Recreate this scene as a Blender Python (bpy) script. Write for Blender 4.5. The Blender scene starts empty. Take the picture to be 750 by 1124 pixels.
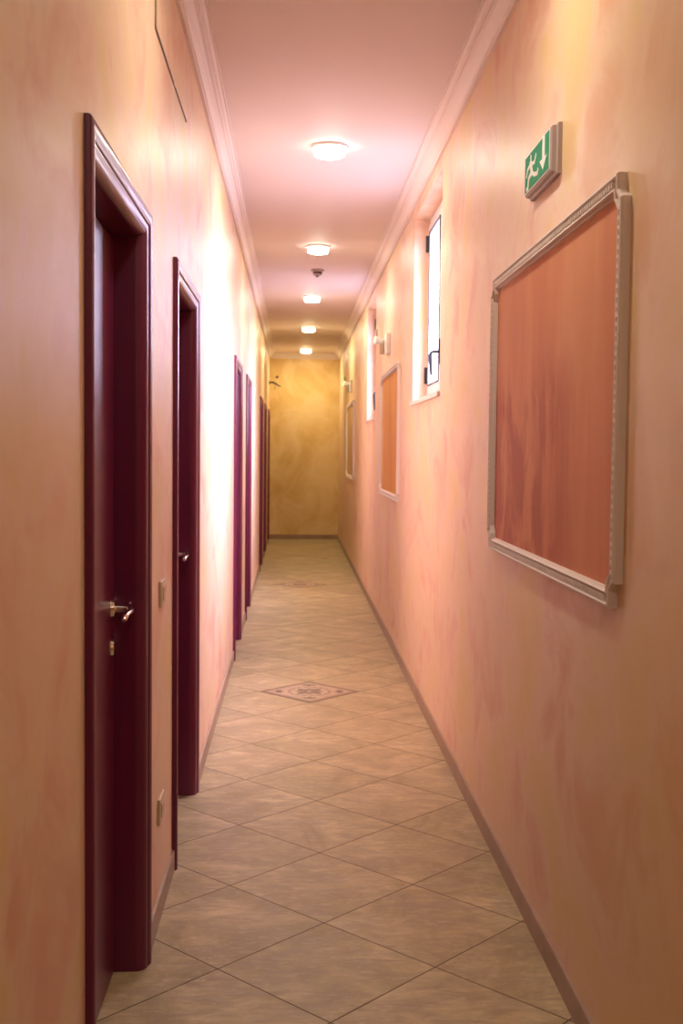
import bpy, bmesh, math, random
from mathutils import Matrix, Vector
random.seed(4)
C = bpy.context.scene.collection
S = bpy.context.scene
PI = math.pi

# ------------------------------------------------------------------ camera
F, YAW, PIT, ROL = 1246.77, 0.0423, 0.0533, 0.0105
cam_d = bpy.data.cameras.new('camera'); cam = bpy.data.objects.new('camera', cam_d); C.objects.link(cam)
cam_d.sensor_fit = 'VERTICAL'; cam_d.sensor_height = 36.0; cam_d.lens = F / 1124 * 36
cam_d.clip_start = 0.05
cy, sy, cp, sp, cr, sr = math.cos(YAW), math.sin(YAW), math.cos(PIT), math.sin(PIT), math.cos(ROL), math.sin(ROL)
Ry = Matrix(((cy, 0, -sy), (0, 1, 0), (sy, 0, cy)))
Rp = Matrix(((1, 0, 0), (0, cp, sp), (0, -sp, cp)))
Rr = Matrix(((cr, sr, 0), (-sr, cr, 0), (0, 0, 1)))
R = Rr @ Rp @ Ry                      # rows: right, up, forward in (X right, Y up, Z forward)
def w(v): return Vector((v[0], v[2], v[1]))
rx, ux, fx = w(R[0]), w(R[1]), w(R[2])
M = Matrix((rx, ux, -fx)).transposed().to_4x4(); M.translation = (0, 0, 1.5)
cam.matrix_world = M
S.camera = cam
cam_d.dof.use_dof = True; cam_d.dof.focus_distance = 3.6; cam_d.dof.aperture_fstop = 6.3

# ------------------------------------------------------------------ world, exposure
DAY = (0.83, 0.74, 1.02)
wd = bpy.data.worlds.new('daylight'); S.world = wd; wd.use_nodes = True
wn = wd.node_tree                      # overcast sky: bright above, dim street level below
_tc = wn.nodes.new('ShaderNodeTexCoord'); _sp = wn.nodes.new('ShaderNodeSeparateXYZ'); wn.links.new(_tc.outputs['Generated'], _sp.inputs[0])
_mr = wn.nodes.new('ShaderNodeMapRange'); wn.links.new(_sp.outputs[2], _mr.inputs[0]); _mr.inputs[1].default_value = -.15; _mr.inputs[2].default_value = .75
_mr.inputs[3].default_value = 5.0; _mr.inputs[4].default_value = 90.0
wn.links.new(_mr.outputs[0], wn.nodes['Background'].inputs[1])
wn.nodes['Background'].inputs[0].default_value = (*DAY, 1)
S.view_settings.view_transform = 'Standard'; S.view_settings.look = 'None'
S.view_settings.gamma = 1; S.view_settings.use_curve_mapping = False
S.view_settings.exposure = 0.0
LAMP_COL = (1.0, 0.91, 0.76); LAMP_STR = 200.0; LAMP_SIDE = 13.0
LAMP_YEL = (1.0, 0.89, 0.52)

XL, XR, ZC, Y0, Y1 = -0.424, 0.762, 3.15, -2.6, 19.35

# ------------------------------------------------------------------ helpers
def obj(name, bm, m, parent=None, smooth=False, bevel=0, recalc=True):
    if recalc: bmesh.ops.recalc_face_normals(bm, faces=bm.faces)
    me = bpy.data.meshes.new(name); bm.to_mesh(me); bm.free()
    for mm in (m if isinstance(m, (list, tuple)) else [m]): me.materials.append(mm)
    if smooth:
        for p in me.polygons: p.use_smooth = True
    o = bpy.data.objects.new(name, me); C.objects.link(o)
    if parent is not None: o.parent = parent
    if bevel:
        b = o.modifiers.new('bevel', 'BEVEL'); b.width = bevel; b.segments = 3; b.limit_method = 'ANGLE'
    if smooth:
        try:
            es = o.modifiers.new('split', 'EDGE_SPLIT'); es.split_angle = math.radians(40)
        except Exception: pass
    return o
def tag(o, label=None, cat=None, group=None, kind=None):
    if label: o['label'] = label
    if cat: o['category'] = cat
    if group: o['group'] = group
    if kind: o['kind'] = kind
    return o
def empty(name, loc): 
    o = bpy.data.objects.new(name, None); o.empty_display_size = .1; C.objects.link(o); o.location = loc; return o
def box(bm, x0, x1, y0, y1, z0, z1, mi=0):
    vs = [bm.verts.new(p) for p in ((x0,y0,z0),(x1,y0,z0),(x1,y1,z0),(x0,y1,z0),(x0,y0,z1),(x1,y0,z1),(x1,y1,z1),(x0,y1,z1))]
    for f in ((0,3,2,1),(4,5,6,7),(0,1,5,4),(1,2,6,5),(2,3,7,6),(3,0,4,7)):
        bm.faces.new([vs[i] for i in f]).material_index = mi
def B(*a):
    bm = bmesh.new(); box(bm, *a); return bm
def cyl(bm, p0, p1, r0, r1=None, n=20, mi=0):
    p0, p1 = Vector(p0), Vector(p1); r1 = r0 if r1 is None else r1
    d = (p1-p0).normalized(); a = d.orthogonal().normalized(); b = d.cross(a)
    ra, rb = [], []
    for k in range(n):
        t = 2*PI*k/n; v = a*math.cos(t)+b*math.sin(t)
        ra.append(bm.verts.new(p0+v*r0)); rb.append(bm.verts.new(p1+v*r1))
    for k in range(n):
        bm.faces.new((ra[k], ra[(k+1)%n], rb[(k+1)%n], rb[k])).material_index = mi
    bm.faces.new(ra[::-1]).material_index = mi; bm.faces.new(rb).material_index = mi
def tube(bm, pts, r, n=10):
    pts = [Vector(p) for p in pts]; rings = []
    up = None
    for i, p in enumerate(pts):
        d = (pts[min(i+1, len(pts)-1)]-pts[max(i-1, 0)]).normalized()
        up = d.orthogonal() if up is None else (up - d*up.dot(d))
        up.normalize(); b = d.cross(up)
        rr = r[i] if isinstance(r, (list, tuple)) else r
        rings.append([bm.verts.new(p+(up*math.cos(2*PI*k/n)+b*math.sin(2*PI*k/n))*rr) for k in range(n)])
    for a, b in zip(rings, rings[1:]):
        for k in range(n): bm.faces.new((a[k], a[(k+1)%n], b[(k+1)%n], b[k]))
    bm.faces.new(rings[0][::-1]); bm.faces.new(rings[-1])
def lathe(bm, prof, cx=0, cy=0, n=40, mi=0):   # prof (r,z) down the axis
    rings = []
    for r, z in prof:
        rings.append([bm.verts.new((cx+r*math.cos(2*PI*k/n), cy+r*math.sin(2*PI*k/n), z)) for k in range(n)] if r > 1e-6 else [bm.verts.new((cx, cy, z))])
    for a, b in zip(rings, rings[1:]):
        for k in range(n):
            q = [a[k % len(a)], a[(k+1) % len(a)], b[(k+1) % len(b)], b[k % len(b)]]
            q = list(dict.fromkeys(q))
            if len(q) > 2: bm.faces.new(q).material_index = mi
def prism(bm, poly, axis, a, b):              # closed 2D polygon extruded; axis 'y': poly in (x,z)
    def P(p, t): return {'y': (p[0], t, p[1]), 'x': (t, p[0], p[1]), 'z': (p[0], p[1], t)}[axis]
    A = [bm.verts.new(P(p, a)) for p in poly]; Bv = [bm.verts.new(P(p, b)) for p in poly]
    n = len(poly)
    for k in range(n): bm.faces.new((A[k], A[(k+1)%n], Bv[(k+1)%n], Bv[k]))
    bm.faces.new(A[::-1]); bm.faces.new(Bv)

# ------------------------------------------------------------------ materials
def mat(name, base, rough=.5, metal=0, spec=.5, build=None):
    m = bpy.data.materials.new(name); m.use_nodes = True; nt = m.node_tree
    b = nt.nodes['Principled BSDF']
    b.inputs['Base Color'].default_value = (*base, 1); b.inputs['Roughness'].default_value = rough
    b.inputs['Metallic'].default_value = metal; b.inputs['Specular IOR Level'].default_value = spec
    if build: build(nt, b)
    else:
        n = nt.nodes.new('ShaderNodeTexNoise'); n.inputs['Scale'].default_value = 35
        t = nt.nodes.new('ShaderNodeTexCoord'); nt.links.new(t.outputs['Object'], n.inputs['Vector'])
        r = nt.nodes.new('ShaderNodeMapRange'); r.inputs[3].default_value = max(0, rough-.04); r.inputs[4].default_value = min(1, rough+.04)
        nt.links.new(n.outputs[0], r.inputs[0]); nt.links.new(r.outputs[0], b.inputs['Roughness'])
    return m
def noise(nt, vec, scale, detail=4, rough=.5, stretch=(1,1,1), loc=(0,0,0), dist=0):
    mp = nt.nodes.new('ShaderNodeMapping'); mp.inputs['Scale'].default_value = stretch; mp.inputs['Location'].default_value = loc
    nt.links.new(vec, mp.inputs['Vector'])
    n = nt.nodes.new('ShaderNodeTexNoise'); n.inputs['Scale'].default_value = scale; n.inputs['Detail'].default_value = detail
    n.inputs['Roughness'].default_value = rough; n.inputs['Distortion'].default_value = dist
    nt.links.new(mp.outputs[0], n.inputs['Vector']); return n.outputs[0]
def ramp(nt, fac, stops):
    r = nt.nodes.new('ShaderNodeValToRGB'); nt.links.new(fac, r.inputs[0])
    e = r.color_ramp.elements
    while len(e) < len(stops): e.new(.5)
    for k, (p, c) in enumerate(stops): e[k].position = p; e[k].color = (*c, 1)
    return r.outputs[0]
def mix(nt, fac, a, b, mode='MIX'):
    m = nt.nodes.new('ShaderNodeMix'); m.data_type = 'RGBA'; m.blend_type = mode
    for s, v in ((0, fac), (6, a), (7, b)):
        if hasattr(v, 'links') or hasattr(v, 'is_linked'): nt.links.new(v, m.inputs[s])
        else: m.inputs[s].default_value = v if s == 0 else (*v, 1)
    return m.outputs[2]
def mathn(nt, op, a, b=None, c=None):
    m = nt.nodes.new('ShaderNodeMath'); m.operation = op
    for i, v in enumerate((a, b, c)):
        if v is None: continue
        if hasattr(v, 'is_linked'): nt.links.new(v, m.inputs[i])
        else: m.inputs[i].default_value = v
    return m.outputs[0]
def coord(nt): 
    t = nt.nodes.new('ShaderNodeTexCoord'); return t.outputs['Object']
def bump(nt, b, h, strength, dist=.002):
    n = nt.nodes.new('ShaderNodeBump'); n.inputs['Strength'].default_value = strength; n.inputs['Distance'].default_value = dist
    nt.links.new(h, n.inputs['Height']); nt.links.new(n.outputs[0], b.inputs['Normal'])
def plaster(c1, c2, c3, rough=.42, streak=(1, 1, 1.15), seed=0, patch=None):
    def f(nt, b):
        v = coord(nt)
        a = noise(nt, v, 2.2, 5, .6, streak, (seed, seed, 0), .6)
        big = noise(nt, v, .9, 2, .5, (1, 1, .6), (seed+5, 3, 0))
        fine = noise(nt, v, 9, 6, .65, streak, (0, seed, 1), .4)
        col = ramp(nt, a, [(.36, c1), (.50, c2), (.62, c3)])
        col = mix(nt, mathn(nt, 'MULTIPLY', ramp_f(nt, big, .40, .62), .45), col, c2)
        col = mix(nt, mathn(nt, 'MULTIPLY', fine, .35), col, c1)
        if patch:                              # the paint job turns ochre towards the near end, with a ragged edge
            sep = nt.nodes.new('ShaderNodeSeparateXYZ'); nt.links.new(v, sep.inputs[0])
            edge = mathn(nt, 'ADD', sep.outputs[1], mathn(nt, 'MULTIPLY', a, 2.4))
            col = mix(nt, mathn(nt, 'MULTIPLY', ramp_f(nt, edge, 4.3, 3.1), .55), col, patch)
        nt.links.new(col, b.inputs['Base Color'])
        r = nt.nodes.new('ShaderNodeMapRange'); nt.links.new(fine, r.inputs[0]); r.inputs[3].default_value = rough-.06; r.inputs[4].default_value = rough+.12
        nt.links.new(r.outputs[0], b.inputs['Roughness'])
        bump(nt, b, fine, .06, .003)
    return f
def ramp_f(nt, fac, lo, hi):
    r = nt.nodes.new('ShaderNodeMapRange'); nt.links.new(fac, r.inputs[0]); r.inputs[1].default_value = lo; r.inputs[2].default_value = hi
    return r.outputs[0]
M_wall = mat('peach_stucco', (.8,.5,.33), .4, spec=.35, build=plaster((.75,.42,.29), (.84,.63,.46), (.80,.61,.29)))
M_wallr = mat('peach_ochre_stucco', (.8,.5,.33), .4, spec=.35, build=plaster((.75,.42,.29), (.84,.63,.46), (.80,.61,.29), seed=2, patch=(.74,.50,.18)))
M_ochre = mat('ochre_stucco', (.7,.45,.17), .5, spec=.3, build=plaster((.66,.42,.15), (.77,.55,.25), (.84,.64,.35), streak=(1,1,.8), seed=7))
M_ceil = mat('ceiling_paint', (.80,.71,.69), .6, spec=.3)
M_corn = mat('cornice_paint', (.82,.72,.69), .55, spec=.3)
M_white = mat('white_plastic', (.82,.80,.76), .35)
M_plate = mat('ivory_plastic', (.62,.47,.31), .35)
M_frame = mat('white_window_enamel', (.85,.84,.84), .3)
M_black = mat('black_metal', (.015,.013,.013), .35)
M_gasket = mat('dark_gasket', (.03,.028,.04), .5)
M_chrome = mat('chrome', (.86,.80,.72), .12, 1)
M_dark = mat('key_slot_black', (.01,.01,.01), .4)
M_sill = mat('pale_marble', (.80,.66,.60), .35)
M_cable = mat('grey_cable', (.28,.22,.16), .5)
M_sbody = mat('sign_body_grey', (.42,.33,.32), .45)
M_brown = mat('dark_bronze', (.05,.025,.02), .4)
def skirt(nt, b):
    v = coord(nt); a = noise(nt, v, 6, 5, .6)
    nt.links.new(ramp(nt, a, [(.3, (.30,.19,.13)), (.7, (.40,.27,.19))]), b.inputs['Base Color'])
M_skirt = mat('stone_skirting', (.4,.28,.2), .4, build=skirt)
def wood(nt, b):
    v = coord(nt); a = noise(nt, v, 9, 5, .6, (1, 1, .06), dist=.5)
    nt.links.new(ramp(nt, a, [(.3, (.115,.006,.048)), (.55, (.150,.008,.056)), (.75, (.18,.012,.058))]), b.inputs['Base Color'])
    b.inputs['Coat Weight'].default_value = .12; b.inputs['Coat Roughness'].default_value = .12
M_wood = mat('mahogany_lacquer', (.13,.012,.02), .36, build=wood)
M_groove = mat('door_seal_dark', (.015,.003,.006), .6)
D = .633; TS = D / math.sqrt(2); TX, TY = .108, 3.541
def tiles(nt, b):
    v = coord(nt)
    mp = nt.nodes.new('ShaderNodeMapping'); mp.vector_type = 'TEXTURE'
    mp.inputs['Location'].default_value = (TX, TY, 0); mp.inputs['Rotation'].default_value = (0, 0, PI/4); mp.inputs['Scale'].default_value = (TS, TS, 1)
    nt.links.new(v, mp.inputs[0])
    sep = nt.nodes.new('ShaderNodeSeparateXYZ'); nt.links.new(mp.outputs[0], sep.inputs[0])
    dd = []; fl = []
    for k in (0, 1):
        fr = mathn(nt, 'FRACT', sep.outputs[k]); fl.append(mathn(nt, 'FLOOR', sep.outputs[k]))
        dd.append(mathn(nt, 'MINIMUM', fr, mathn(nt, 'SUBTRACT', 1, fr)))
    d = mathn(nt, 'MINIMUM', *dd)
    g = mathn(nt, 'LESS_THAN', d, .0048)
    cb = nt.nodes.new('ShaderNodeCombineXYZ'); nt.links.new(fl[0], cb.inputs[0]); nt.links.new(fl[1], cb.inputs[1])
    wn = nt.nodes.new('ShaderNodeTexWhiteNoise'); nt.links.new(cb.outputs[0], wn.inputs['Vector'])
    off = nt.nodes.new('ShaderNodeVectorMath'); off.operation = 'MULTIPLY_ADD'; nt.links.new(wn.outputs['Color'], off.inputs[0]); off.inputs[1].default_value = (9, 9, 9); nt.links.new(v, off.inputs[2])
    a = noise(nt, off.outputs[0], 3.2, 7, .62, (1, 1, 1), dist=.9)
    a2 = noise(nt, off.outputs[0], 11, 6, .65, (.6, 1.8, 1), dist=.8)
    col = ramp(nt, a, [(.35, (.31,.235,.110)), (.5, (.46,.365,.185)), (.65, (.62,.51,.29))])
    col = mix(nt, ramp_f(nt, a2, .34, .62), (.33,.25,.15), col)
    sp_ = noise(nt, off.outputs[0], 34, 4, .7, (.7, 1.5, 1), dist=.4)
    col = mix(nt, mathn(nt, 'MULTIPLY', ramp_f(nt, sp_, .52, .72), .45), col, (.66,.54,.38))
    col = mix(nt, mathn(nt, 'MULTIPLY', wn.outputs['Value'], .18), col, (.52,.36,.24))
    col = mix(nt, g, col, (.10,.06,.03))
    nt.links.new(col, b.inputs['Base Color'])
    r = nt.nodes.new('ShaderNodeMapRange'); nt.links.new(a2, r.inputs[0]); r.inputs[3].default_value = .34; r.inputs[4].default_value = .56
    nt.links.new(mix(nt, g, r.outputs[0], (.8,.8,.8)), b.inputs['Roughness'])
    bump(nt, b, ramp_f(nt, d, 0, .006), .35, .002)
M_floor = mat('stone_tiles', (.4,.28,.17), .4, spec=.4, build=tiles)
def field(c1, c2, c3, smear):
    def f(nt, b):
        v = coord(nt)
        a = noise(nt, v, 3.0, 6, .6, (1, 1, .28), dist=.5)
        col = ramp(nt, a, [(.3, c1), (.55, c2), (.75, c3)])
        if smear:   # dark brushed smears in the lower part of the painted field
            s = noise(nt, v, 4.2, 5, .6, (1, 1, .45), (3, 1, 2), .8)
            sep = nt.nodes.new('ShaderNodeSeparateXYZ'); nt.links.new(v, sep.inputs[0])
            band = mathn(nt, 'MULTIPLY', ramp_f(nt, sep.outputs[2], .70, .52), ramp_f(nt, sep.outputs[1], .35, .75))
            k = mathn(nt, 'MULTIPLY', mathn(nt, 'MULTIPLY', ramp_f(nt, s, .42, .56), band), .8)
            col = mix(nt, k, col, smear)
        nt.links.new(col, b.inputs['Base Color']); bump(nt, b, a, .1, .003)
    return f
M_terra = mat('terracotta_paint', (.6,.25,.14), .6, spec=.15, build=field((.60,.20,.085), (.68,.27,.12), (.70,.32,.15), (.42,.095,.045)))
M_amber = mat('amber_paint', (.6,.3,.1), .6, spec=.15, build=field((.55,.23,.04), (.66,.31,.07), (.70,.37,.11), None))
M_tan = mat('tan_paint', (.6,.4,.2), .6, spec=.15, build=field((.54,.31,.13), (.60,.38,.18), (.64,.42,.22), None))
M_mould = mat('plaster_moulding', (.76,.66,.60), .5)
M_green = mat('sign_green', (.06,.33,.19), .8, spec=.1)
M_picto = mat('sign_white', (.9,.92,.88), .7, spec=.2)
def emis(name, col, st):
    def f(nt, b):
        b.inputs['Emission Color'].default_value = (*col, 1); b.inputs['Emission Strength'].default_value = st
    return mat(name, (.9,.9,.88), .4, build=f)
M_lamp = emis('lit_lamp_glass', LAMP_COL, LAMP_STR); M_lampside = emis('lit_lamp_band', LAMP_COL, LAMP_SIDE)
M_lampy = emis('lit_yellow_lamp_glass', LAMP_YEL, LAMP_STR*1.55); M_lampysd = emis('lit_yellow_lamp_band', LAMP_YEL, LAMP_SIDE*1.1)
def glassf(nt, b):
    tr = nt.nodes.new('ShaderNodeBsdfTransparent'); tr.inputs[0].default_value = (.93,.95,.97,1)
    gl = nt.nodes.new('ShaderNodeBsdfGlossy'); gl.inputs['Roughness'].default_value = .03
    lw = nt.nodes.new('ShaderNodeLayerWeight'); lw.inputs[0].default_value = .5
    fc = mathn(nt, 'ADD', mathn(nt, 'MULTIPLY', mathn(nt, 'POWER', lw.outputs['Facing'], 5), .45), .03)
    mx = nt.nodes.new('ShaderNodeMixShader'); nt.links.new(fc, mx.inputs[0]); nt.links.new(tr.outputs[0], mx.inputs[1]); nt.links.new(gl.outputs[0], mx.inputs[2])
    nt.links.new(mx.outputs[0], nt.nodes['Material Output'].inputs[0])
M_glass = mat('window_glass', (1,1,1), .03, build=glassf)

# ------------------------------------------------------------------ room shell
def struct(name, bm, m, label=None): 
    o = obj(name, bm, m); o['kind'] = 'structure'
    if label: o['label'] = label
    return o
struct('floor', B(XL-.3, XR+.4, Y0-.2, Y1+.2, -.1, 0), M_floor, 'beige stone tile floor laid on the diagonal along the corridor')
struct('ceiling', B(XL-.3, XR+.4, Y0-.2, Y1+.2, ZC, ZC+.1), M_ceil, 'white painted ceiling over the narrow corridor')
DOORS = [(2.32, 3.29), (4.0, 4.96), (8.05, 9.02), (10.0, 10.95), (14.05, 15.0), (16.0, 16.95), (18.25, 19.2)]
WINS = [(5.96, 7.33), (10.74, 11.92)]
WZ0, WZ1 = 1.81, 2.985
DH, CW = 2.168, .078
bm = bmesh.new(); y = Y0
for a, b in DOORS:
    oa, ob = a+.055, b-.055
    box(bm, XL-.26, XL, y, oa, 0, ZC); box(bm, XL-.26, XL, oa, ob, DH-.055, ZC); y = ob
box(bm, XL-.26, XL, y, Y1, 0, ZC); box(bm, XL-.30, XL-.26, Y0, Y1, 0, ZC)  # last box: unseen slab added behind the doors to block daylight under the leaves
struct('wall_left', bm, M_wall, 'peach stucco wall with the row of doors')
bm = bmesh.new(); y = Y0
for a, b in WINS:
    box(bm, XR, XR+.14, y, a, 0, ZC); box(bm, XR, XR+.14, a, b, 0, WZ0); box(bm, XR, XR+.14, a, b, WZ1, ZC); y = b
box(bm, XR, XR+.14, y, Y1, 0, ZC)
struct('wall_right', bm, M_wallr, 'peach stucco wall with windows and framed panels')
struct('wall_end', B(XL-.26, XR+.14, Y1, Y1+.15, 0, ZC), M_ochre, 'mottled ochre wall closing the far end of the corridor')
struct('wall_back', B(XL-.26, XR+.14, Y0-.15, Y0, 0, ZC), M_wall, 'peach stucco wall behind the viewpoint')

# cornice profile: (out from wall, height)
prof = [(0,3.055),(.014,3.055),(.014,3.066),(.022,3.070),(.028,3.080),(.036,3.092),(.050,3.106),(.062,3.112),(.062,3.122),(.074,3.128),(.082,3.136),(.090,3.136),(.090,3.15),(0,3.15)]
def P3(side): return [((XL+o) if side < 0 else (XR-o), z) for o, z in prof]
bm = bmesh.new(); prism(bm, P3(-1), 'y', Y0, Y1); struct('trim_1', bm, M_corn, 'moulded cornice along the left wall')
bm = bmesh.new(); prism(bm, P3(1), 'y', Y0, Y1); struct('trim_2', bm, M_corn, 'moulded cornice along the right wall')
bm = bmesh.new(); prism(bm, [(Y1-o, z) for o, z in prof], 'x', XL+.02, XR-.02); struct('trim_3', bm, M_corn, 'moulded cornice across the far end wall')

# skirting
def sk(side):
    s = 1 if side < 0 else -1; x = XL if side < 0 else XR
    return [(x, 0), (x+s*.010, 0), (x+s*.010, .069), (x+s*.008, .075), (x, .076)]
bm = bmesh.new(); y = Y0
for a, b in DOORS + [(Y1, Y1)]:
    if a - y > .03: prism(bm, sk(-1), 'y', y, a-.001)
    y = b+.001
struct('baseboard_left', bm, M_skirt, 'low stone skirting between the doors')
bm = bmesh.new(); prism(bm, sk(1), 'y', Y0, Y1); struct('baseboard_right', bm, M_skirt, 'low stone skirting along the right wall')
struct('baseboard_end', B(XL+.012, XR-.012, Y1-.010, Y1, 0, .076), M_skirt, 'low stone skirting at the far end wall')

# ------------------------------------------------------------------ doors
def sweepU(bm, pr, a, b, h, z0=0):
    rows = []
    for u, x in pr:
        rows.append([bm.verts.new(p) for p in ((x, a+u, z0), (x, a+u, h-u), (x, b-u, h-u), (x, b-u, z0))])
    n = len(rows)
    for i in range(n):
        r0, r1 = rows[i], rows[(i+1) % n]
        for k in range(3): bm.faces.new((r0[k], r0[k+1], r1[k+1], r1[k]))
    bm.faces.new([r[0] for r in rows]); bm.faces.new([r[3] for r in rows][::-1])
def arc(cx, cy_, r, a0, a1, n): return [(cx+r*math.cos(math.radians(a0+(a1-a0)*k/n)), cy_+r*math.sin(math.radians(a0+(a1-a0)*k/n))) for k in range(n+1)]
def door(i, a, b, handle_detail=True):
    root = empty('door_%d' % i, (0, 0, 0)); root['kind'] = 'structure'
    xo = XL
    # casing: small round outside, big bullnose inside   (u, x)
    pr = [(0, xo-.004), (0, xo+.009), (.0015, xo+.0135), (.005, xo+.0165), (.011, xo+.0185), (.018, xo+.0190), (.026, xo+.0180), (.034, xo+.0155), (.039, xo+.0125), (.0405, xo+.010), (.0405, xo-.004)]
    bm = bmesh.new(); sweepU(bm, pr, a, b, DH, -.003); obj('casing', bm, M_wood, root, smooth=True)
    # dark joint, then a bullnosed lining that turns into the opening
    bm = bmesh.new(); sweepU(bm, [(.0400, xo+.005), (.0432, xo+.005), (.0432, xo-.004), (.0400, xo-.004)], a, b, DH); obj('joint', bm, M_groove, root)
    R2 = .035; xf = xo+.011
    pr = [(.0430, xo-.004)] + [(CW-R2+R2*math.sin(t), xf-R2+R2*math.cos(t)) for t in [k*PI/24 for k in range(13)]]
    pr += [(CW, xo-.13), (.030, xo-.13), (.030, xo-.004)]
    bm = bmesh.new(); sweepU(bm, pr, a, b, DH, -.003); obj('lining', bm, M_wood, root, smooth=True)
    lx = xo-.080
    leaf = obj('door_leaf', B(lx-.04, lx, a+CW+.006, b-CW-.006, .006, DH-CW-.006), M_wood, root, bevel=.002)
    # handle near the far jamb, lever pointing back
    hy = b-CW-.040; hz = 1.055
    h = bmesh.new()
    cyl(h, (lx-.001, hy, hz), (lx+.009, hy, hz), .026, .024, 28)
    cyl(h, (lx+.009, hy, hz), (lx+.014, hy, hz), .024, .013, 28)
    tube(h, [(lx+.01, hy, hz), (lx+.032, hy, hz), (lx+.046, hy-.002, hz), (lx+.054, hy-.010, hz-.001), (lx+.056, hy-.025, hz-.003), (lx+.055, hy-.06, hz-.002), (lx+.054, hy-.095, hz-.003), (lx+.053, hy-.118, hz-.008), (lx+.052, hy-.126, hz-.013)],
         [.010, .009, .0095, .010, .0095, .008, .0075, .008, .006], 14)
    obj('lever_handle', h, M_chrome, leaf, smooth=True)
    e = bmesh.new(); cyl(e, (lx-.001, hy, hz-.11), (lx+.008, hy, hz-.11), .025, .023, 28)
    cyl(e, (lx+.008, hy, hz-.11), (lx+.012, hy, hz-.11), .023, .012, 28)
    k = obj('keyhole_rose', e, M_chrome, leaf, smooth=True)
    obj('key_slot', B(lx+.0118, lx+.0128, hy-.002, hy+.002, hz-.12, hz-.104), M_dark, leaf)
    return root
DL = ['nearest mahogany door on the left with its chrome lever showing', 'second mahogany door on the left, just past the light switch',
      'third mahogany door on the left, beyond the brightly lit stretch of wall', 'fourth mahogany door on the left, opposite the far window',
      'fifth mahogany door on the left, first of the last three', 'sixth mahogany door on the left, middle of the last three',
      'last mahogany door on the left, beside the ochre end wall']
for i, (a, b) in enumerate(DOORS): door(i+1, a, b)['label'] = DL[i]

# ------------------------------------------------------------------ windows
def frame_rect(bm, x0, x1, a, b, c, d, t):     # ring of four bars
    box(bm, x0, x1, a, b, c, c+t); box(bm, x0, x1, a, b, d-t, d)
    box(bm, x0, x1, a, a+t, c+t, d-t); box(bm, x0, x1, b-t, b, c+t, d-t)
def window(i, a, b, label):
    root = empty('window_%d' % i, (0, 0, 0)); root['kind'] = 'structure'; root['label'] = label
    xf = XR+.100
    bm = bmesh.new(); frame_rect(bm, xf, xf+.030, a, b, WZ0+.012, WZ1, .055); fr = obj('window_frame', bm, M_frame, root, bevel=.003)
    m = (a+b)/2; z0, z1 = WZ0+.012+.045, WZ1-.055+.012
    for s, (p, q) in enumerate(((a+.045, m-.001), (m+.001, b-.045))):
        bm = bmesh.new(); frame_rect(bm, xf-.014, xf+.008, p, q, z0, z1, .062)
        sash = obj('sash', bm, M_frame, root, bevel=.004)
        bm = bmesh.new(); frame_rect(bm, xf-.0200, xf-.0130, p+.052, q-.052, z0+.052, z1-.052, .010); obj('glazing_seal', bm, M_gasket, sash)
        obj('pane', B(xf-.010, xf-.004, p+.062, q-.062, z0+.062, z1-.062), M_glass, sash)
        hy = a+.035 if s == 0 else b-.035
        for hz in (z0+.07, z1-.17):
            bm = bmesh.new(); cyl(bm, (xf-.022, hy, hz), (xf-.022, hy, hz+.105), .010, n=16); box(bm, xf-.02, xf+.001, hy-.008, hy+.008, hz+.01, hz+.095)
            obj('hinge', bm, M_black, sash, smooth=False)
    hy = m+.02; hz = 2.09
    bm = bmesh.new(); box(bm, xf-.024, xf-.014, hy-.014, hy+.014, hz-.075, hz+.075); pl = obj('handle_plate', bm, M_black, root, bevel=.004)
    bm = bmesh.new(); tube(bm, [(xf-.022, hy, hz), (xf-.050, hy, hz), (xf-.062, hy, hz-.006), (xf-.068, hy, hz-.02), (xf-.068, hy, hz-.05), (xf-.064, hy, hz-.10), (xf-.062, hy, hz-.14)], [.010,.009,.010,.011,.011,.010,.007], 12)
    obj('lever', bm, M_black, pl, smooth=True)
    bm = bmesh.new(); box(bm, XR-.018, XR+.11, a-.012, b+.012, WZ0-.014, WZ0+.012); obj('window_sill', bm, M_sill, root, bevel=.003)
    # portal that guides daylight sampling through the opening
    ld = bpy.data.lights.new('portal', 'AREA'); ld.shape = 'RECTANGLE'; ld.size = b-a; ld.size_y = WZ1-WZ0
    ld.cycles.is_portal = True
    lo = bpy.data.objects.new('window_portal', ld); C.objects.link(lo)
    lo.location = (XR+.15, m, (WZ0+WZ1)/2); lo.rotation_euler = (PI/2, 0, PI/2); 
    lo.parent = root
window(1, *WINS[0], 'high white casement window nearest the viewpoint, black handle')
window(2, *WINS[1], 'high white casement window farther along, past the amber panel')

# ------------------------------------------------------------------ ceiling lamps
LY = [0.05, 3.15, 6.25, 9.26, 12.24, 15.26, 18.50]
LX = .18
bm = bmesh.new()
lamp = empty('ceiling_lamp', (LX, LY[0], ZC))
lathe(bm, [(0,0),(.098,0),(.100,-.004),(.098,-.012),(.090,-.016),(.084,-.016),(.084,-.006),(0,-.006)])
ring = obj('rim', bm, M_white, lamp, smooth=True)
bm = bmesh.new()
lathe(bm, [(.083,-.007),(.084,-.030),(.083,-.042),(.078,-.050)], mi=1)
lathe(bm, [(.078,-.050),(.060,-.056),(.030,-.059),(0,-.060)])
diff = obj('glass_diffuser', bm, [M_lamp, M_lampside], lamp, smooth=True); diff['label'] = 'glowing frosted glass'
lab = ['round lit ceiling lamp above the viewpoint', 'round lit ceiling lamp over the nearest door and the exit sign', 'largest round lit ceiling lamp in view, by the near window',
       'second lit ceiling lamp in view, before the smoke detector', 'third lit ceiling lamp in view, just past the smoke detector',
       'fourth lit ceiling lamp in view, second from the end wall', 'smallest and farthest lit ceiling lamp, nearest the ochre end wall']
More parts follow.
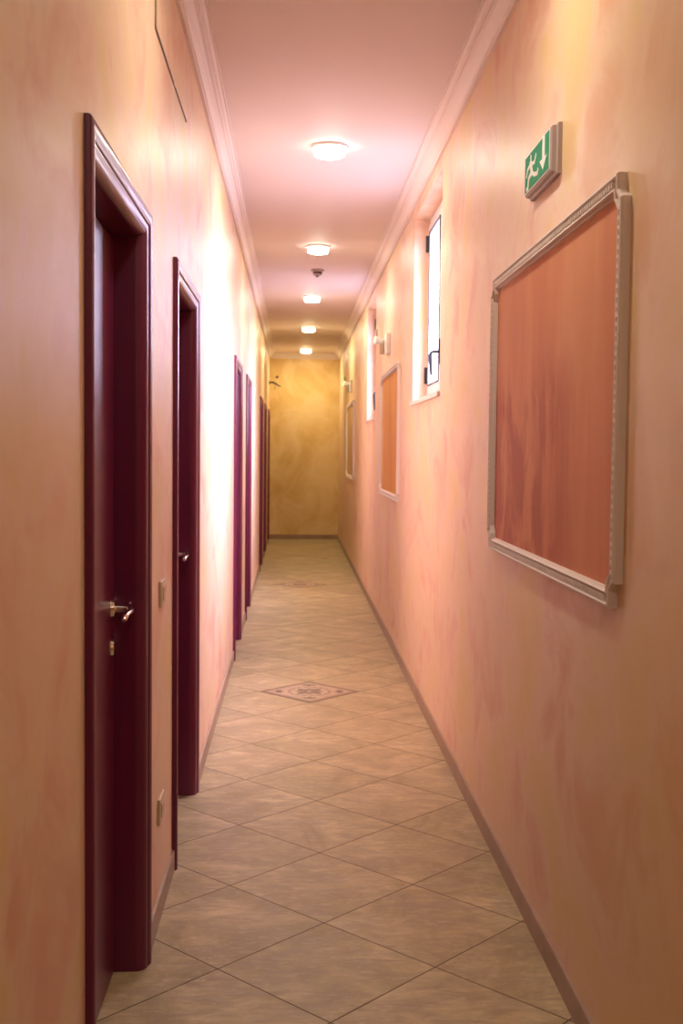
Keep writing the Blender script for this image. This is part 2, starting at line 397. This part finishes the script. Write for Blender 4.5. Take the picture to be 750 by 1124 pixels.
def copy_thing(src, loc, label):
    r = src.copy(); C.objects.link(r); r.location = loc
    r['label'] = label
    for ch in src.children:
        c = ch.copy(); C.objects.link(c); c.parent = r
        for g in ch.children:
            d = g.copy(); C.objects.link(d); d.parent = c
    return r
tag(lamp, lab[0], 'ceiling lamp', 'round lamps in a row along the ceiling')
for k in range(1, len(LY)):
    r = copy_thing(lamp, (LX, LY[k], ZC), lab[k])
    if k >= 5:                                   # the last two hold yellower bulbs
        for ch in r.children:
            if ch.name.startswith('glass_diffuser'):
                for sl, mm in zip(ch.material_slots, (M_lampy, M_lampysd)): sl.link = 'OBJECT'; sl.material = mm

# ------------------------------------------------------------------ smoke detector
sd = tag(empty('smoke_detector', (.200, 10.45, ZC)), 'small round smoke detector on the ceiling between two lamps', 'smoke detector')
bm = bmesh.new(); lathe(bm, [(0,0),(.058,0),(.060,-.006),(.058,-.016),(.050,-.020),(0,-.020)]); obj('base', bm, M_sbody, sd, smooth=True)
bm = bmesh.new(); lathe(bm, [(.042,-.019),(.042,-.040),(.034,-.052),(.018,-.056),(0,-.057)]); obj('sensor_head', bm, M_sbody, sd, smooth=True)
bm = bmesh.new(); lathe(bm, [(.0425,-.024),(.0425,-.036)]); lathe(bm, [(.015,-.0565),(.010,-.066),(0,-.066)]); obj('sensor_grille', bm, M_brown, sd, smooth=True)

# ------------------------------------------------------------------ framed wall panels
def sweep_closed(bm, path, pr, x0):
    n = len(path); rings = []
    for i in range(n):
        p = Vector(path[i]); a = Vector(path[i-1]); b = Vector(path[(i+1) % n])
        d0 = (p-a).normalized(); d1 = (b-p).normalized()
        n0 = Vector((-d0.y, d0.x)); n1 = Vector((-d1.y, d1.x))
        m = (n0+n1).normalized(); k = 1/max(.45, m.dot(n0))
        rings.append([bm.verts.new((x0-o, p.x+m.x*u*k, p.y+m.y*u*k)) for u, o in pr])
    q = len(pr)
    for i in range(n):
        r0, r1 = rings[i], rings[(i+1) % n]
        for k in range(q): bm.faces.new((r0[k], r0[(k+1) % q], r1[(k+1) % q], r1[k]))
def panel(a, b, label, m_field, detail, L=None):
    root = tag(empty('framed_wall_panel', (XR, a, 1.138)), label, 'wall panel', 'framed painted panels on the right wall')
    W, H = b-a, 1.012
    # path runs on the outer edge, counterclockwise in (y,z), u>0 goes inwards
    c, s = .075, .022
    corner = lambda sx, sy, ox, oy: None
    P = []
    def add(pts): P.extend(pts)
    ch, cv = .040, .062                         # notch: along the rail, up the stile
    add([(ch, 0), (W-ch, 0)]); add([(W-ch+.006, .040), (W-.020, cv-.010), (W, cv)])
    add([(W, H-cv)]); add([(W-.020, H-cv+.010), (W-ch+.006, H-.040), (W-ch, H)])
    add([(ch, H)]); add([(ch-.006, H-.040), (.020, H-cv+.010), (0, H-cv)])
    add([(0, cv)]); add([(.020, cv-.010), (ch-.006, .040)])
    pr = [(0, 0), (0, .018), (.003, .024), (.008, .025), (.011, .020), (.013, .0140), (.030, .0140), (.032, .021), (.036, .022), (.039, .018), (.041, .010), (.044, .008), (.046, 0)]
    bm = bmesh.new(); sweep_closed(bm, P, pr, 0)
    if detail:       # row of little blocks in the hollow of the moulding
        def run(p0, p1, nrm):
            p0, p1 = Vector(p0), Vector(p1); Ln = (p1-p0).length; d = (p1-p0)/Ln; k = int(Ln/detail)
            for j in range(k):
                t = p0 + d*(j+.5)*Ln/k; c0 = t + Vector(nrm)*.0215; hd = Ln/k*.30
                e1 = d*hd; e2 = Vector(nrm)*.008
                ps = [c0-e1-e2, c0+e1-e2, c0+e1+e2, c0-e1+e2]
                lo = [bm.verts.new((-.0135, q.x, q.y)) for q in ps]; hi = [bm.verts.new((-.0235, c0.x+(q.x-c0.x)*.7, c0.y+(q.y-c0.y)*.7)) for q in ps]
                bm.faces.new(hi)
                for m_ in range(4): bm.faces.new((lo[m_], lo[(m_+1) % 4], hi[(m_+1) % 4], hi[m_]))
        run((c, 0), (W-c, 0), (0, 1)); run((c, H), (W-c, H), (0, -1)); run((0, c), (0, H-c), (1, 0)); run((W, c), (W, H-c), (-1, 0))
    fr = obj('moulding', bm, M_mould, root)
    bm = bmesh.new(); i = .040
    Q = [(c-.01, i), (W-c+.01, i), (W-.045, c), (W-i, c+.01), (W-i, H-c-.01), (W-.045, H-c), (W-c+.01, H-i), (c-.01, H-i), (.045, H-c), (i, H-c-.01), (i, c+.01), (.045, c)]
    prism(bm, Q, 'x', -.0035, .0)
    obj('painted_field', bm, m_field, root)
panel(2.585, 4.30, 'large terracotta painted panel in a notched white moulding, nearest, under exit sign', M_terra, .022)
panel(8.16, 9.86, 'amber painted panel in white moulding between the two windows', M_amber, .03)
panel(14.3, 16.2, 'narrow-looking tan panel in white moulding nearest the end wall', M_tan, .04)

# ------------------------------------------------------------------ exit sign
sy0, sy1, sz0, sz1 = 3.28, 3.655, 2.305, 2.45
es = tag(empty('exit_sign', (XR, sy0, sz0)), 'green emergency exit sign with white running figure above the terracotta panel', 'exit sign')
W_, H_ = sy1-sy0, sz1-sz0
bm = bmesh.new()
pr = [(0, 0), (0, .012), (.006, .016), (.008, .028), (.014, .033)]
rings = [[bm.verts.new((-o, y_, z_)) for y_, z_ in ((u, u), (W_-u, u), (W_-u, H_-u), (u, H_-u))] for u, o in pr]
for r0, r1 in zip(rings, rings[1:]):
    for k in range(4): bm.faces.new((r0[k], r0[(k+1)%4], r1[(k+1)%4], r1[k]))
bm.faces.new(rings[0][::-1]); bm.faces.new(rings[-1])
obj('sign_housing', bm, M_sbody, es)
bm = bmesh.new(); box(bm, -.0338, -.0325, .014, W_-.014, .014, H_-.014); bd = obj('sign_border', bm, M_picto, es)
bm = bmesh.new(); box(bm, -.0350, -.0332, .019, W_-.019, .018, H_-.018); gf = obj('sign_face', bm, M_green, es)
# pictogram; p measured 0..1 from the far (left in view) end to the near end, q upwards
def fy(p): return (W_-.019) - p*(W_-.038)
def fz(q): return .018 + q*(H_-.036)
bm = bmesh.new(); lift = [0]
def stroke(pts, wd_):
    pts = [Vector((fy(p), fz(q))) for p, q in pts]
    for a, b in zip(pts, pts[1:]):
        d = (b-a).normalized(); n = Vector((-d.y, d.x))*wd_/2; a2 = a-d*wd_*.3; b2 = b+d*wd_*.3
        lift[0] += .00006; prism(bm, [tuple(a2-n), tuple(b2-n), tuple(b2+n), tuple(a2+n)], 'x', -.0355-lift[0], -.0348)
def disc(p, q, r): cyl(bm, (-.0348, fy(p), fz(q)), (-.0358, fy(p), fz(q)), r, n=16)
disc(.26, .86, .0085)
stroke([(.25, .72), (.31, .40)], .026)                     # trunk
stroke([(.25, .68), (.12, .60), (.08, .44)], .011)         # leading arm
stroke([(.27, .66), (.42, .60), (.48, .76)], .011)         # trailing arm
stroke([(.30, .42), (.17, .30), (.15, .06), (.09, .06)], .013)   # leading leg
stroke([(.30, .42), (.42, .26), (.56, .20), (.58, .28)], .013)   # trailing leg
stroke([(.80, .95), (.80, .40)], .030)                     # arrow shaft
prism(bm, [(fy(.66), fz(.42)), (fy(.94), fz(.42)), (fy(.80), fz(.10))], 'x', -.0367, -.0348)
obj('pictogram', bm, M_picto, gf)

# ------------------------------------------------------------------ swivel spot units above the farther panels
def spot(y, z, label):
    root = tag(empty('wall_alarm_unit', (XR, y, z)), label, 'wall unit', 'pale wall units above the farther panels')
    bm = bmesh.new(); box(bm, -.032, 0, 0, .20, 0, .165); obj('back_box', bm, M_white, root, bevel=.006)
    bm = bmesh.new(); box(bm, -.070, -.030, .215, .235, .010, .125); box(bm, -.034, 0, .19, .24, .04, .10); obj('bracket', bm, M_plate, root, bevel=.003)
    bm = bmesh.new(); tube(bm, [(-.045, .225, .115), (-.075, .225, .12), (-.11, .215, .125)], [.020, .030, .036], 20)
    h = obj('swivel_head', bm, M_white, root, smooth=True)
    bm = bmesh.new(); cyl(bm, (-.092, .22, .155), (-.092, .22, .215), .006, .004, 12); obj('aerial', bm, M_brown, root)
    return root
spot(9.10, 2.285, 'small white unit with swivel head on right wall above amber panel')
spot(15.0, 2.28, 'tiny white unit on right wall above the tan panel')

# dark bracket near the end wall
root = tag(empty('wall_bracket', (XL, 18.9, 2.62)), 'small dark bracket with a knob jutting from left wall near the ochre end wall', 'bracket')
bm = bmesh.new(); cyl(bm, (0, 0, 0), (.012, 0, 0), .035, n=20); obj('wall_rose', bm, M_brown, root)
bm = bmesh.new(); tube(bm, [(.005, 0, .0), (.06, 0, .012), (.11, 0, -.01), (.16, 0, -.045), (.20, 0, -.06)], [.013,.017,.015,.013,.008], 10); arm = obj('arm', bm, M_brown, root, smooth=True)
bm = bmesh.new(); tube(bm, [(.10, 0, -.01), (.115, 0, .04), (.135, 0, .085)], .006, 8); st = obj('stem', bm, M_plate, root, smooth=True)
bm = bmesh.new(); bmesh.ops.create_icosphere(bm, subdivisions=2, radius=.022, matrix=Matrix.Translation((.135, 0, .095))); obj('knob', bm, M_brown, root, smooth=True)
bm = bmesh.new(); tube(bm, [(.10, 0, -.02), (.10, 0, -.11)], .004, 8); obj('pull_cord', bm, M_brown, root)

# ------------------------------------------------------------------ switch, socket, cable
def plate(name, y, z, label, cat):
    root = tag(empty(name, (XL, y, z)), label, cat)
    bm = bmesh.new(); box(bm, 0, .009, 0, .122, 0, .084); obj('cover_plate', bm, M_plate, root, bevel=.003)
    return root
r = plate('light_switch', 3.60, .998, 'ivory light switch plate on left wall between first two doors, waist high', 'light switch')
for k in range(3): obj('rocker', B(.009, .0125, .026+k*.024, .048+k*.024, .020, .064), M_plate, r, bevel=.0015)
r = plate('wall_socket', 3.57, .305, 'ivory power socket low on the left wall below the light switch', 'socket')
for k in range(2): 
    bm = bmesh.new(); box(bm, .009, .0115, .026+k*.036, .060+k*.036, .020, .064); s_ = obj('socket_insert', bm, M_plate, r, bevel=.0015)
    bm = bmesh.new()
    for j in range(3): cyl(bm, (.0112, .043+k*.036, .032+j*.010), (.0118, .043+k*.036, .032+j*.010), .0022, n=10)
    obj('socket_hole', bm, M_dark, s_)
root = tag(empty('wall_cable', (XL, 3.47, 2.752)), 'thin grey cable running down from the cornice and along the upper left wall', 'cable')
bm = bmesh.new(); tube(bm, [(.003, 0, .30), (.003, 0, .004), (.003, .004, 0), (.003, .50, 0)], .0032, 8); obj('cable_run', bm, M_cable, root)
bm = bmesh.new(); tube(bm, [(.003, .54, .0), (.003, .965, 0)], .0026, 8); obj('cable_run', bm, M_cable, root)
obj('cable_clip', B(0, .006, .495, .545, -.004, .004), M_plate, root, bevel=.001)

# ------------------------------------------------------------------ decorative floor tiles
def dec(nt, b):
    a = noise(nt, coord(nt), 8, 5, .6)
    nt.links.new(ramp(nt, a, [(.3, (.37,.245,.17)), (.7, (.50,.34,.25))]), b.inputs['Base Color'])
M_decor = mat('rose_beige_glaze', (.5,.33,.24), .4, build=dec)
M_line = mat('brown_glaze', (.13,.06,.045), .4)
M_rose = mat('plum_glaze', (.22,.115,.09), .4)
bm = bmesh.new(); h = TS/2-.004
box(bm, -h, h, -h, h, 0, .0012, 0)
def flat(poly, z, mi, ):
    vs = [bm.verts.new((p[0], p[1], z)) for p in poly]; bm.faces.new(vs).material_index = mi
def ring4(ro, ri, z, mi):
    for k in range(4):
        t = k*PI/2; c_, s_ = math.cos(t), math.sin(t)
        f = lambda x, y: (x*c_-y*s_, x*s_+y*c_)
        flat([f(-ro, -ro), f(ro, -ro), f(ri, -ri), f(-ri, -ri)], z, mi)
ring4(h-.002, h-.022, .0016, 1); ring4(h-.032, h-.038, .0016, 2)
for k in range(8):
    t = k*PI/4
    ln = .105 if k % 2 == 0 else .090; wd2 = .027
    pts = [(.010, 0), (ln*.45, wd2), (ln*.8, wd2*.7), (ln, 0), (ln*.8, -wd2*.7), (ln*.45, -wd2)]
    flat([(x*math.cos(t)-y*math.sin(t), x*math.sin(t)+y*math.cos(t)) for x, y in pts], .0016+.0001*(k % 2), 1 if k % 2 == 0 else 2)
for k in range(16):
    t0, t1 = k*PI/8, (k+.7)*PI/8
    flat([(.118*math.cos(t0), .118*math.sin(t0)), (.136*math.cos(t0), .136*math.sin(t0)), (.136*math.cos(t1), .136*math.sin(t1)), (.118*math.cos(t1), .118*math.sin(t1))], .0016, 2)
for k in range(4):
    t = PI/4+k*PI/2; cx_, cy__ = .215*math.cos(t), .215*math.sin(t)
    for j in range(3):
        tt = t+PI+(j-1)*.75
        pts = [(0, 0), (.034, .017), (.066, 0), (.034, -.017)]
        flat([(cx_+x*math.cos(tt)-y*math.sin(tt), cy__+x*math.sin(tt)+y*math.cos(tt)) for x, y in pts], .0016, 1)
dt = obj('decorative_tile', bm, [M_decor, M_line, M_rose], recalc=False)
dt.location = (TX, TY+D*5.5, .0002); dt.rotation_euler = (0, 0, PI/4)
tag(dt, 'nearer decorative floor tile with brown rosette pattern', 'floor tile', 'patterned tiles set in the floor')
d2 = dt.copy(); C.objects.link(d2); d2.location = (TX-.03, TY+D*14.5, .0002); d2['label'] = 'far decorative floor tile with faint rosette, deep in the corridor'
